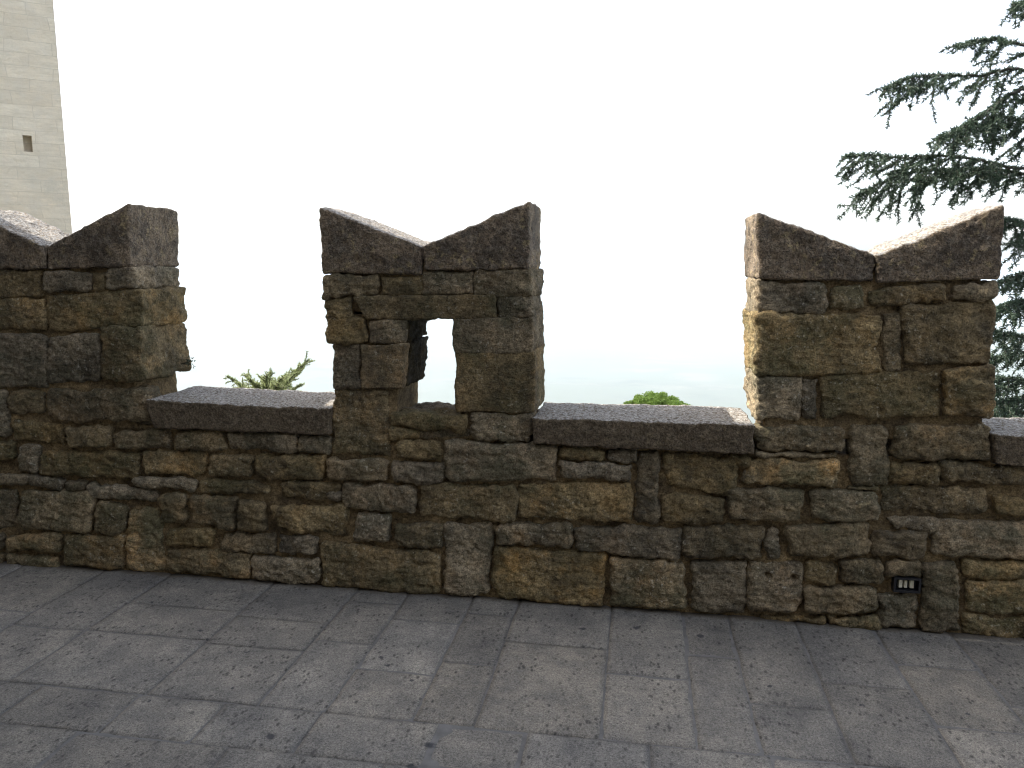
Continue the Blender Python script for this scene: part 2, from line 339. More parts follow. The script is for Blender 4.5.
# (tile, coords, ochre 0..1, brightness 0..1)
LOW = [
 ('2', (20,62,145,60,145,142,25,147), .2,.3), ('2', (152,68,490,58,502,166,155,168), .3,.35), ('2', (-60,60,12,60,20,215,-60,220), .3,.5),
 ('2', (35,165,205,178,215,252,35,225), .3,.45), ('2', (212,185,370,185,370,252,215,250), .1,.35), ('2', (378,200,565,195,572,258,380,260), .3,.4),
 ('2', (585,195,755,200,755,272,585,256), .2,.55), ('p', (226,432,297,435,296,452,227,450), .2,.3),
 ('2', (-60,235,45,235,45,300,-60,300), .6,.6), ('2', (52,245,127,250,122,342,60,332), .5,.6), ('2', (132,270,468,272,455,365,130,345), .25,.45),
 ('2', (470,270,692,265,685,350,480,342), .9,.7), ('p', (208,456,252,457,250,478,207,477), .3,.4),
 ('2', (-60,340,92,345,90,380,-60,378), .1,.3), ('2', (92,350,208,360,210,402,95,387), .1,.45), ('2', (212,365,282,372,280,400,212,400), .1,.3),
 ('2', (292,380,515,400,522,438,300,425), .3,.5), ('2', (445,355,657,362,655,402,450,387), .3,.5), ('p', (197,480,268,484,267,495,198,494), .2,.35),
 ('2', (-60,400,52,400,50,532,-60,535), .2,.35), ('2', (68,400,305,405,300,542,65,532), .1,.4), ('2', (318,440,420,450,410,548,308,542), .1,.55),
 ('2', (426,462,530,465,552,672,425,674), 1,.75), ('2', (530,418,622,415,625,512,538,510), .4,.45), ('2', (635,420,788,420,790,532,640,515), .7,.5),
 ('p', (238,502,264,503,264,531,238,530), .1,.4), ('2', (-60,545,8,545,8,602,-60,600), .3,.4), ('2', (18,548,202,545,200,610,18,602), .5,.5),
 ('2', (210,552,412,555,415,668,205,655), .5,.65), ('2', (555,532,715,530,710,592,555,590), .4,.5), ('p', (220,534,275,536,276,554,219,552), .3,.55),
 ('2', (546,600,842,608,838,698,546,672), .7,.55), ('2', (20,618,192,628,190,665,20,650), .6,.6), ('2', (-60,610,10,612,10,650,-60,645), .4,.4),
 ('4', (200,172,312,178,310,234,198,226), .1,.5), ('4', (320,15,500,20,508,246,315,234), .35,.5), ('4', (50,240,288,238,285,320,55,322), .3,.45),
 ('4', (298,250,495,258,492,332,296,322), .3,.5), ('4', (508,265,700,270,692,337,515,332), .2,.5), ('4', (538,190,692,195,692,264,535,250), .1,.35),
 ('p', (445,443,557,447,556,482,446,481), .4,.6), ('4', (503,92,780,100,775,166,505,142), .1,.35), ('4', (500,146,615,150,612,190,505,187), .2,.4),
 ('p', (471,413,532,415,531,443,473,441), .3,.5), ('4', (130,330,335,335,330,392,150,392), .1,.5), ('4', (340,338,597,350,597,438,340,420), .4,.55),
 ('p', (418,486,516,485,516,522,420,518), .2,.5), ('4', (92,415,362,412,355,524,130,492), .3,.5), ('4', (390,440,512,448,505,542,390,532), .3,.6),
 ('4', (525,475,692,480,690,562,528,550), .1,.45), ('4', (698,470,855,480,850,722,695,717), .4,.5), ('4', (125,512,257,520,255,580,130,577), .2,.45),
 ('4', (270,540,682,578,686,718,275,692), .3,.55), ('4', (36,588,265,600,265,682,36,667), .4,.6), ('4', (300,363,342,365,335,395,300,390), .3,.3),
 ('6', (45,440,312,435,315,518,50,505), .8,.6), ('6', (322,445,700,452,698,563,330,525), .3,.5), ('6', (45,515,438,540,430,728,48,692), .7,.6),
 ('6', (455,550,720,570,718,732,450,717), .5,.5), ('6', (738,568,930,565,925,747,738,737), .1,.4), ('6', (134,290,530,290,530,432,135,417), .4,.5),
 ('6', (553,185,628,190,620,440,540,432), .1,.4), ('6', (640,190,905,195,880,338,650,300), .3,.45), ('6', (635,335,850,345,850,437,635,432), .1,.35),
 ('6', (275,165,435,170,432,210,280,207), .2,.35), ('6', (443,173,545,178,545,222,443,214), .2,.3), ('6', (275,215,535,225,525,287,280,277), .2,.4),
 ('6', (862,190,940,195,935,238,900,235), .2,.35), ('8', (15,182,310,190,295,272,10,257), 1,.8), ('p', (727,488,805,492,803,523,727,521), .2,.4),
 ('p', (683,527,765,528,763,559,684,558), .1,.4), ('8', (25,505,192,510,182,658,22,652), .5,.5),
 ('8', (80,393,127,395,120,497,82,497), .2,.5), ('8', (135,388,405,382,390,487,145,477), .1,.4), ('8', (217,280,427,280,430,378,215,372), .1,.45),
 ('8', (435,268,767,275,765,352,440,346), .2,.45), ('8', (780,295,895,300,885,362,780,356), .3,.45), ('8', (455,363,612,370,597,408,470,397), .4,.5),
 ('8', (420,402,585,412,560,490,400,480), .1,.4), ('8', (600,378,900,375,900,487,582,480), .6,.6), ('8', (460,195,612,195,608,262,460,260), .2,.4),
 ('8', (615,195,900,205,895,270,620,247), .2,.4), ('8', (475,80,775,80,770,187,470,177), .5,.55), ('8', (340,80,457,85,457,264,345,267), .05,.35),
 ('8', (50,82,315,80,325,164,50,157), .3,.5), ('8', (203,500,296,502,290,572,200,564), .5,.5), ('8', (303,495,440,495,440,570,310,562), .3,.4),
 ('8', (200,577,428,577,430,657,200,652), .3,.45), ('8', (560,500,672,500,674,714,556,712), .5,.5), ('8', (430,600,548,600,548,708,432,700), .4,.45),
 ('8', (446,498,556,498,556,540,450,540), .4,.45), ('8', (680,498,900,505,900,554,685,550), .5,.5), ('8', (692,556,900,560,900,664,695,657), .8,.65),
 ('8', (690,665,900,680,900,750,695,722), .4,.5), ('8', (60,668,262,668,262,690,60,685), .6,.5), ('8', (268,662,430,672,430,712,268,698), .6,.55),
 ('8', (336,270,430,270,430,280,336,278), .2,.3), ('8', (50,165,300,168,300,182,60,178), .1,.3),
 ('6', (920,245,962,260,960,300,905,300), .2,.4), ('6', (0,165,10,165,10,170,0,170), .2,.3),
]
# merlon stones: (tile, coords, ochre, bright, full depth?)
MER = {
 0: [('p', (-62,272,40,272,40,296,-62,296),.1,.4,1), ('1', (175,370,360,375,355,440,175,440),.2,.45,0), ('1', (368,375,415,378,412,436,372,438),.1,.35,0),
     ('1', (425,360,530,352,532,435,430,435),.2,.5,1), ('p', (-64,300,-12,299,-12,328,-64,328),.3,.5,1), ('p', (-8,299,43,299,45,328,-8,328),.4,.5,0),
     ('1', (182,470,556,440,562,588,185,602),.6,.5,1), ('p', (-64,332,-18,332,-18,385,-64,385),.2,.4,1), ('p', (-14,332,45,336,45,387,-14,385),.3,.5,0),
     ('1', (190,628,400,620,400,800,190,805),.1,.35,0), ('1', (404,592,558,590,580,800,404,802),.4,.45,1)],
 1: [('3', (325,340,548,338,545,412,330,415),.1,.4,1), ('3', (555,345,715,348,715,415,555,415),.1,.4,0), ('3', (724,323,914,330,910,407,725,408),.3,.45,0),
     ('p', (474,270,530,270,531,296,475,296),.2,.45,1), ('3', (330,425,435,425,435,500,335,500),.1,.4,1), ('3', (443,423,1005,415,1005,500,500,510),.2,.45,1),
     ('p', (497,298,531,297,532,317,498,318),.2,.4,1), ('3', (342,508,495,508,500,598,345,595),.3,.45,1), ('3', (508,518,648,515,648,598,512,597),.4,.5,1),
     ('p', (331,346,358,345,359,388,333,388),.5,.5,1), ('p', (361,346,406,345,401,388,361,388),.7,.55,1),
     ('p', (453,319,532,318,532,352,455,353),.3,.4,1), ('p', (455,354,533,353,534,412,457,411),.35,.5,1)],
 2: [('7', (66,330,312,345,305,438,68,446),.3,.55,1), ('7', (330,360,445,340,445,428,325,425),.1,.8,0), ('7', (468,365,737,345,735,402,470,415),.3,.45,0),
     ('7', (765,350,925,335,922,392,765,390),.2,.5,1), ('7', (60,450,505,455,510,657,60,667),.3,.5,1), ('7', (515,448,577,450,582,648,525,645),.1,.4,0),
     ('7', (588,420,920,400,915,627,598,622),.2,.45,1), ('p', (757,379,802,377,799,419,757,419),.2,.5,1), ('p', (803,380,818,380,816,418,803,418),.1,.3,0),
     ('p', (821,376,941,372,941,416,822,416),.05,.3,0), ('p', (944,371,993,365,990,417,945,416),.7,.6,1)],
}
def tn(o, b): return (min(1, max(0, b + random.uniform(-.22, .22))), o, 1.0)

wall = empty('battlement_wall', (0, Y0, gz(0)))
props(wall, 'old brown rubble stone parapet wall with swallowtail merlons above the grey paving', 'wall')

par = Acc()
hole = [at(740 + 85 / 3.07, 400 + 540 / 3.07), at(740 + 165 / 3.07, 400 + 546 / 3.07)]
holes = [(h.x, h.z, .013) for h in hole]
for (t, c, o, b) in LOW:
    q = Q(t, *c)
    w_ = abs(q[1][0] - q[0][0])
    stone(par, q, Y0, Y0 + .13, tn(o, b), holes=holes if (t == '8' and c[0] == 25) else ())
# beyond the frame on both sides the same masonry goes on
xl, xr = at(-18, 500).x - .01, at(1034, 500).x + .02
for (xa, xb) in ((xl - 1.6, xl), (xr, xr + 1.6)):
    z = 0
    while z < .86:
        h = random.uniform(.08, .16); x = xa
        while x < xb - .06:
            w = min(random.uniform(.14, .36), xb - x); g0 = gz(x) - .02
            stone(par, [(x, g0 + z + h), (x + w - .012, g0 + z + h), (x + w - .012, g0 + z + .012), (x, g0 + z + .012)], Y0, Y0 + .13, tn(random.random() * .6, .45), res=.012)
            x += w
        z += h
XA, XB = xl - 1.6, xr + 1.6
def sill_z(x):           # level of the top of the plain parapet (under the copings)
    a = at(160, 427); b = at(750, 452); s = (b.z - a.z) / (b.x - a.x); return a.z + s * (x - a.x)
mortar(par, [(XA, sill_z(XA)), (XB, sill_z(XB)), (XB, gz(XB) - .08), (XA, gz(XA) - .08)], Y0 + .033, Y0 + TH - .02, tone=(.5, .5, 0))
# low step-out of debris and mortar at the foot
ob = par.build('parapet', M_R, wall)

MX = [(-66, 143), (333, 532), (757, 992)]
CAPS = {0: [((-42,206,45,246,46,269,-50,270)), ((47,247,129,203,131,267,48,269))],
        1: [((319,206,421,246,422,274,323,274)), ((424,246,530,201,529,269,424,271))],
        2: [((757,212,875,255,873,281,758,279)), ((877,256,1005,204,1001,279,876,282))]}
for k in range(3):
    a = Acc()
    for (t, c, o, b, full) in MER[k]:
        q = Q(t, *c); e_ = .005
        q = [(q[0][0] - e_ * .6, q[0][1] + e_), (q[1][0] + e_ * .6, q[1][1] + e_), (q[2][0] + e_ * .6, q[2][1] - e_), (q[3][0] - e_ * .6, q[3][1] - e_)]
        lin = k == 1 and c[0] in (508, 361)     # loophole lining: shade of the reveal painted as a near-black stone tone
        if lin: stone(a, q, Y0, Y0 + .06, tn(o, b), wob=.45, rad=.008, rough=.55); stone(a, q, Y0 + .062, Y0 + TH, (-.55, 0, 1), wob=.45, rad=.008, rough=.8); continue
        ns = k == 1 and (c[0] in (443, 508, 361, 453, 455))
        if full: stone(a, q, Y0, Y0 + TH, tn(o, b), resy=.009, wob=.45 if ns else .85, rad=.009 if ns else .015, rough=.55 if ns else .9)
        else: stone(a, q, Y0, Y0 + .14, tn(o, b), wob=.85, rad=.015, rough=.9)
    if k != 1:
        l, r = MX[k]
        zt = 262 if k == 0 else 272; zb = 430 if k == 0 else 440
        mortar(a, Q('p', l + 9, zt, r - (21 if k == 0 else 8), zt, r - 8, zb, l + 9, zb), Y0 + .026, Y0 + TH - .02, amp=.010)
    else:
        mortar(a, Q('p', 332, 267, 526, 262, 527, 314, 335, 314), Y0 + .026, Y0 + TH - .02)
        mortar(a, Q('p', 338, 314, 401, 314, 393, 440, 338, 440), Y0 + .026, Y0 + TH - .02, amp=.008)
        mortar(a, Q('p', 459, 314, 528, 314, 528, 440, 463, 440), Y0 + .026, Y0 + TH - .02, amp=.008)
        stone(a, Q('p', 386, 416, 470, 418, 470, 440, 388, 440), Y0 + .03, Y0 + TH, tn(.2, .4))
    mo = a.build('merlon', M_R, wall)
    for j, c in enumerate(CAPS[k]):
        ca = Acc()
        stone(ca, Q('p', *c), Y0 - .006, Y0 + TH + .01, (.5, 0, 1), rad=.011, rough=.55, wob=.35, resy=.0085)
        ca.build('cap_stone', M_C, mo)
COP = [(148,399,332,408,331,434,156,427), (533,417,754,424,752,453,533,443), (993,434,1250,444,1250,476,993,463)]
for c in COP:
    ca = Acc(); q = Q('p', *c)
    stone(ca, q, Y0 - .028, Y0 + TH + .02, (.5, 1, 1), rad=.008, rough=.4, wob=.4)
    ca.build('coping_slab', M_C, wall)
# coping on the far left, outside the frame
e = at(-66, 400).x
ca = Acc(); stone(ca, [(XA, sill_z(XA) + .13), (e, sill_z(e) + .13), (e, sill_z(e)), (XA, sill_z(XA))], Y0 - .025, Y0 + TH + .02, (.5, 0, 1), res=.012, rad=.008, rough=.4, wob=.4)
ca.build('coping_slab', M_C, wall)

# ------------------------------------------------------------------ small recessed lamp in the wall
def bx(V, Fc, x0, x1, y0, y1, z0, z1, bev=0):
    n = len(V); V += [(x0,y0,z0),(x1,y0,z0),(x1,y1,z0),(x0,y1,z0),(x0,y0,z1),(x1,y0,z1),(x1,y1,z1),(x0,y1,z1)]
    Fc += [[n+a for a in f] for f in ((0,3,2,1),(4,5,6,7),(0,1,5,4),(1,2,6,5),(2,3,7,6),(3,0,4,7))]
M_BLK = plain('black_metal', (.012, .012, .015), .45); M_CRM = plain('cream_plastic', (.62, .58, .45), .5, var=.12, sc=60)
lp0 = at(894, 577); lp1 = at(920, 593); cx, cz = (lp0.x + lp1.x) / 2, (lp0.z + lp1.z) / 2; hw, hh = (lp1.x - lp0.x) / 2, (lp0.z - lp1.z) / 2
lamp = empty('wall_socket', (cx, Y0, cz)); props(lamp, 'small black recessed box with cream tabs set low in the wall stone', 'wall fitting')
YB = Y0 - .004
V, Fc = [], []; t = .009
bx(V,Fc,cx-hw,cx+hw,YB-.003,YB+.05,cz+hh-t,cz+hh); bx(V,Fc,cx-hw,cx+hw,YB-.003,YB+.05,cz-hh,cz-hh+t)
bx(V,Fc,cx-hw,cx-hw+t,YB-.003,YB+.05,cz-hh+t,cz+hh-t); bx(V,Fc,cx+hw-t,cx+hw,YB-.003,YB+.05,cz-hh+t,cz+hh-t)
bx(V,Fc,cx-hw+t,cx+hw-t,YB+.03,YB+.05,cz-hh+t,cz+hh-t)
o_ = mesh_obj('housing', V, Fc, M_BLK, lamp, smooth=False)
for (x0, x1, z1) in ((-.56, -.30, .58), (-.16, .06, .50), (.26, .56, .55)):
    V, Fc = [], []
    bx(V,Fc,cx+hw*x0,cx+hw*x1,YB+.012,YB+.031,cz-hh*.5,cz+hh*z1)
    if x0 == -.16: bx(V,Fc,cx+hw*-.10,cx+hw*.0,YB+.008,YB+.0115,cz-hh*.1,cz+hh*.2)
    o_ = mesh_obj('tab', V, Fc, M_CRM, lamp, smooth=False)
    bv = o_.modifiers.new('bevel', 'BEVEL'); bv.width = .0012; bv.segments = 2

# ------------------------------------------------------------------ paving
st_px = [(200,631.5,.016),(207,639,.017),(229,652,.012),(248,652,.012),(69,613,.013),(75,612,.012),(82,612.5,.013),(152,602,.013),(270,736,.022),(430,744,.026),(411,766,.022),(150,700,.01),
         (36,606,.012),(4,644,.013),(233,688,.01),(636,628,.022),(582,629,.018),(700,635.5,.022),(686,610,.01),(880,643,.012),(770,686,.012),(861,706,.012),(966,713,.01),(976,666,.012),(632,710,.008),(387,665,.016),(381,657,.012),(412,680,.012)]
stains = []
for (x, y, r) in st_px:
    g = ground(x, y); stains.append((g.x, g.y, r))
M_P = paving_mat(stains)
pv = Acc()
def P1(x, y): return ground(x / 2, 560 + y / 2)
def P2(x, y): return ground(512 + x / 2, 590 + y / 2)
def slab(x0, x1, y0, y1, warm=.2, tone=None, res=.018):
    """x0..x1 along the wall, y0..y1 away from the camera"""
    g = .006; x0 += g / 2; x1 -= g / 2; y0 += g / 2; y1 -= g / 2
    if x1 - x0 < .03 or y1 - y0 < .03: return
    ijk, f = box_grid(max(3, int((x1 - x0) / res)), max(3, int((y1 - y0) / res)), 2)
    n_ = ijk.max(0); u = ijk / n_
    X = x0 + u[:, 0] * (x1 - x0); Y = y0 + u[:, 1] * (y1 - y0)
    s0 = rng.uniform(0, 9, 2)
    p = np.stack([X, Y, X * 0], 1)
    X = X + .007 * fbm(p * np.array([1, 1, 1]) + s0[0], 5, 2); Y = Y + .007 * fbm(p + s0[1], 5, 2)
    edge = np.minimum(np.minimum(X - x0, x1 - X), np.minimum(Y - y0, y1 - Y))
    top = u[:, 2] > .99
    lift = rng.normal(0, .0012); tx, ty = np.clip(rng.normal(0, .0025, 2), -.004, .004)
    Z = gz(X) - .06 + np.where(top, .06 + lift + tx * (X - (x0 + x1) / 2) + ty * (Y - (y0 + y1) / 2) + .003 * fbm(p + s0[0], 7, 4) - .004 * np.clip(1 - edge / .012, 0, 1) ** 2, 0)
    Z = np.where(u[:, 2] > .4, np.maximum(Z, gz(X) - .03), Z)
    w = np.stack([X, Y, Z], 1)
    pv.add(w, f[:, ::-1] * 1 if False else f, (random.random() if tone is None else tone, warm, 1))
YW = Y0 + .05
def yat(fn, x, y): return fn(x, y).y
jy = np.mean([ground(150, 690).y, ground(411, 722).y, ground(600, 742).y]) # the long joint
ck = np.mean([ground(60, 725).y, ground(200, 743).y, ground(395, 768).y])
print('joint rows', jy, ck, ground(15, 677).y, ground(762, 762).y)
colpx = [(-150,650),(-60,665),(15,677),(150,690),(257,705),(325,712),(411,722),(472,731),(600,742),(698,750),(764,760),(857,768),(970,780),(1080,790)]
XS = [ground(*c).x for c in colpx]
cuts = {2: [P1(80,130).y, P1(60,68).y], 3: [P1(335,158).y, P1(310,97).y], 4: [P1(515,148).y, P1(455,62).y], 5: [P1(640,209).y, P1(715,110).y],
        6: [P1(800,194).y, P1(862,99).y], 7: [P1(958,157).y], 8: [P2(95,156).y], 9: [P2(275,122).y], 10: [P2(425,220).y], 11: [P2(560,178).y],
        12: [P2(775,264).y, P2(720,142).y], 13: [P2(900,210).y], 1: [P1(-60,120).y], 0: [P1(-100,90).y]}
warm = {(5,0): .5, (6,0): .75, (7,0): .7, (8,0): .55, (5,1): .0, (10,0): .2, (12,1): .7, (12,0): .5}
light = {(5,0): .75, (5,1): .85, (6,0): .55, (7,0): .6, (8,0): .75, (12,0): .7}
for i in range(len(XS) - 1):
    ys = [jy] + sorted(cuts.get(i + 1 if False else i, [])) + [YW]
    for j in range(len(ys) - 1):
        slab(XS[i], XS[i + 1], ys[j], ys[j + 1], warm.get((i, j), random.uniform(0, .4)), light.get((i, j), random.uniform(.2, .65)))
# second row
def row(y0, y1, xs):
    for a, b in zip(xs[:-1], xs[1:]): slab(a, b, y0, y1, random.uniform(0, .45), random.uniform(.2, .7))
r2 = [ground(*c).x for c in ((-160,690),(20,700),(108,722),(190,740),(300,742),(430,745),(520,760),(650,765),(775,775),(900,785),(1050,790))]
row(ck, jy, r2)
y = ck
while y > -3.6:
    h = random.choice([.32, .40, .36, .28]); xs = [-5.6]
    while xs[-1] < 4.4: xs.append(xs[-1] + random.uniform(.35, .75))
    row(y - h, y, xs); y -= h
xs = [-5.6, -5.1, -4.6, -4.1, XS[0]]
for a, b in zip(xs[:-1], xs[1:]):
    for (q0, q1) in ((ck, jy), (jy, 3.0), (3.0, YW)): slab(a, b, q0, q1)
xs = [XS[-1], 3.0, 3.5, 4.0, 4.5]
xs = [x for x in xs if x >= XS[-1]]
for a, b in zip(xs[:-1], xs[1:]):
    for (q0, q1) in ((ck, jy), (jy, 3.1), (3.1, YW)): slab(a, b, q0, q1)
# jointing between the slabs
gx = np.arange(-5.7, 4.6, .03); gy = np.arange(-4.0, YW + .01, .03)
A_, B_ = np.meshgrid(gx, gy, indexing='ij'); pp = np.stack([A_.ravel(), B_.ravel(), A_.ravel() * 0], 1)
zz = gz(pp[:, 0]) - .0048 + .0012 * fbm(pp, 9, 3); pp[:, 2] = zz
n1, n2 = A_.shape; ii = np.arange(n1 * n2).reshape(n1, n2)
pv.add(pp, np.stack([ii[:-1, :-1].ravel(), ii[1:, :-1].ravel(), ii[1:, 1:].ravel(), ii[:-1, 1:].ravel()], 1), (.5, .2, 0))
ob = pv.build('pavement', M_P); props(ob, 'grey worn stone slab paving at the foot of the wall', 'pavement', kind='structure')

# ------------------------------------------------------------------ terrain: a ridge above a deep hazy valley
def th(x, y):
    d = y - (Y0 + TH + .2)
    z = gz(max(-8, min(8, x))) - .10
    if d > 0:
        z -= .62 * d if d < 700 else 434 + .03 * min(d - 700, 1500)
        if d > 900: z += 60 * (math.sin(x * .0011 + 1) * math.sin(y * .0009)) * min(1, (d - 900) / 1500) + 18 * math.sin(x * .004) * math.cos(y * .0033)
        if d > 7000: z += (d - 7000) * .016 * (1 + .35 * math.sin(x * .0004 + 2)) if x > 0 else (d - 7000) * .012
    else:
        z -= max(0, -d - 9) * .15
    return z
V, Fc = [], []
rs = [0, 1.2, 2.5, 4, 6, 9, 14, 22, 35, 60, 100, 170, 300, 480, 700, 820, 1000, 1300, 1700, 2200, 2900, 3700, 4800, 6200, 8000, 10500, 14000, 19000]
NA = 120
for r in rs:
    for k in range(NA):
        a = 2 * math.pi * k / NA; x, y = r * math.cos(a), Y0 + TH + .2 + r * math.sin(a); V.append((x, y, max(-560, th(x, y))))
for i in range(len(rs) - 1):
    for k in range(NA): Fc.append([i * NA + k, (i + 1) * NA + k, (i + 1) * NA + (k + 1) % NA, i * NA + (k + 1) % NA])
ob = mesh_obj('ground', V, Fc, M_G); props(ob, kind='structure')

# ------------------------------------------------------------------ tower on the left
def world_at_dist(px, py, D):
    d = ray(px, py); h = math.hypot(d.x, d.y); return EYE + d * (D / h)
e0 = world_at_dist(71.5, 225, 24.0)
tw = empty('stone_tower', (e0.x, e0.y, -14)); props(tw, 'tall pale limestone tower with a small square opening rising behind the left merlon', 'tower')
vd = Vector((e0.x, e0.y)).normalized(); fx = Vector((vd.y, -vd.x))          # face runs across the view
import itertools
fx = Vector((math.cos(R(43)), math.sin(R(43))))   # local x of the seen face (to the right)
tw.rotation_euler = (0, 0, R(43))
# local frame: seen face lies on y=0, x from -9 to 0, batter inwards with height
w0 = world_at_dist(22, 134, 24.0); w1 = world_at_dist(33, 153, 24.0)
def local(px, py):
    n_ = Vector((-fx.y, fx.x)); d = ray(px, py); o = Vector((e0.x, e0.y))
    t = (o.dot(n_)) / (d.x * n_.x + d.y * n_.y); p = EYE + d * t
    return (Vector((p.x, p.y)) - o).dot(fx), p.z + 14
wx0, wz1 = local(23, 135); wx1, wz0 = local(33.5, 152)
H, W, Dp, bt = 46, 9, 9, .006
def tv(x, y, z): 
    k = bt * (z - 17); return (x - k * (1 if x > -1 else -1 if x < -8 else 0), y + (k if y < 1 else -k if y > 8 else 0), z)
V, Fc = [], []
xs_ = [-W, wx0, wx1, 0]; zs_ = [0, wz0, wz1, H]
for z in zs_:
    for x in xs_: V.append(tv(x, 0, z))
for j in range(3):
    for i in range(3):
        if i == 1 and j == 1: continue
        a = j * 4 + i; Fc.append([a, a + 1, a + 5, a + 4])
n_ = len(V)
for (i, j) in ((1, 1), (2, 1), (2, 2), (1, 2)):
    p = V[j * 4 + i]; V.append((p[0], p[1] + .28, p[2]))
c_ = [1 * 4 + 1, 1 * 4 + 2, 2 * 4 + 2, 2 * 4 + 1]
for k in range(4): Fc.append([c_[k], c_[(k + 1) % 4], n_ + (k + 1) % 4, n_ + k])
Fc.append([n_ + 3, n_ + 2, n_ + 1, n_])
n_ = len(V)
V += [tv(-W, Dp, 0), tv(0, Dp, 0), tv(-W, Dp, H), tv(0, Dp, H)]
Fc += [[3, n_ + 1, n_ + 3, 15, 11, 7], [n_, 0, 4, 8, 12, n_ + 2], [n_ + 1, n_, n_ + 2, n_ + 3], [12, 13, 14, 15, n_ + 3, n_ + 2]]
me = bpy.data.meshes.new('tower_wall'); me.from_pydata(V, [], Fc); me.materials.append(M_T)
ob = bpy.data.objects.new('tower_wall', me); COL.objects.link(ob); ob.parent = tw
# ------------------------------------------------------------------ conifers
def tube(pts, rad, V, Fc, k=6):
    n0 = len(V); up = Vector((0, 0, 1))
    for i, p in enumerate(pts):
        t = (pts[min(i + 1, len(pts) - 1)] - pts[max(i - 1, 0)]).normalized()
        a = t.cross(up); a = a.normalized() if a.length > 1e-3 else Vector((1, 0, 0)); b = t.cross(a)
        for j in range(k):
            an = 2 * math.pi * j / k; V.append(p + (a * math.cos(an) + b * math.sin(an)) * rad[i])
    for i in range(len(pts) - 1):
        for j in range(k): Fc.append([n0 + i * k + j, n0 + (i + 1) * k + j, n0 + (i + 1) * k + (j + 1) % k, n0 + i * k + (j + 1) % k])
def rv(s=1.): return Vector((random.gauss(0, s), random.gauss(0, s), random.gauss(0, s)))
def tuft(p, axis, V, Fc, n=7, L=.028, w=.0022):
    n = int(n * 1.4); w *= 1.75
    for i in range(n):
        d = (axis * .55 + rv(.75)).normalized(); s = d.cross(rv()).normalized() * w
        q = p + d * L * random.uniform(.7, 1.15); k = len(V)
        V += [p - s, p + s, q + s * .35, q - s * .35]; Fc.append([k, k + 1, k + 2, k + 3])
def polyline(pts, n):
    out = []; m = len(pts) - 1
    for i in range(n + 1):
        t = i / n * m; a = min(int(t), m - 1); f = t - a
        p0, p1, p2, p3 = pts[max(a - 1, 0)], pts[a], pts[a + 1], pts[min(a + 2, m)]
        out.append(.5 * ((2 * p1) + (p2 - p0) * f + (2 * p0 - 5 * p1 + 4 * p2 - p3) * f * f + (3 * p1 - p0 - 3 * p2 + p3) * f ** 3))
    return out
def spray(pts, V1, F1, V2, F2, r0=.02, dens=1., droop=.5, twl=.42, L=.028, w=.0022, step=.022, start=0., lvl2=True, ds=.05, grow=1.3, fwd=(.6, 1.3)):
    """a cedar limb from its tip back to the trunk: pts[0] is the tip"""
    n = max(6, int(sum((pts[i + 1] - pts[i]).length for i in range(len(pts) - 1)) / ds)); c = polyline(pts, n)
    for i in range(1, n): c[i] = c[i] + rv(ds * .09)
    tube(c, [.004 + r0 * (i / n) for i in range(n + 1)], V1, F1, 5)
    tot = n * .05; side = 1
    for i in range(1, n):
        s = i / n; ax = (c[i - 1] - c[i + 1]).normalized()
        for q in range(4): tuft(c[i] + (c[i + 1] - c[i]) * (q * .25) + rv(.006), ax * .4 + Vector((0, 0, .5)), V2, F2, 5, L, w)
        if random.random() < .80 * dens or (fwd and random.random() < .3):
            side = -side
            lat = ax.cross(Vector((0, 0, 1))).normalized() * side
            l = twl * min(1, .16 + i * ds / grow) * random.uniform(.4, 1.15)
            d = (ax * random.uniform(*fwd) + lat * random.uniform(.15, .95) + Vector((0, 0, -droop * random.uniform(.3, 1.3)))).normalized()
            m = max(3, int(l / step)); p = c[i].copy(); tw_ = [p.copy()]
            for k in range(m):
                d = (d + Vector((0, 0, -.035 * droop)) + rv(.05)).normalized(); p = p + d * step; tw_.append(p.copy())
                tuft(p, d, V2, F2, 6, L, w)
                if lvl2 and k > 2 and random.random() < .30:
                    d2 = (d + rv(.5) + Vector((0, 0, -.2))).normalized(); p2 = p.copy(); t2 = [p2.copy()]
                    for kk in range(random.randint(2, 6)):
                        p2 = p2 + d2 * step; t2.append(p2.copy()); tuft(p2, d2, V2, F2, 6, L, w)
                    tube(t2, [.0025] * len(t2), V1, F1, 3)
            tube(tw_, [.005 * (1 - .6 * k / m) for k in range(m + 1)], V1, F1, 4)

M_BK = plain('cedar_bark', (.05, .042, .034), .9, sc=30)
M_N1 = needle_mat('blue_green_needles', (.026, .046, .028), (.052, .080, .050))
ced = empty('cedar_tree', (0, 0, 0)); props(ced, 'large blue green cedar with drooping layered branches behind the right merlon', 'tree')
YC = 7.2
tr_ = at(1215, 300, YC + .6)
ced.location = (tr_.x, tr_.y, th(tr_.x, tr_.y))
V, Fc = [], []
base = Vector((tr_.x, tr_.y, th(tr_.x, tr_.y) - .3))
tube([base + Vector((.05 * math.sin(i), .05 * math.cos(i * 1.3), i * .9)) for i in range(11)], [.26 * (1 - i / 12.5) for i in range(11)], V, Fc, 12)
mesh_obj('trunk', V, Fc, M_BK, ced)
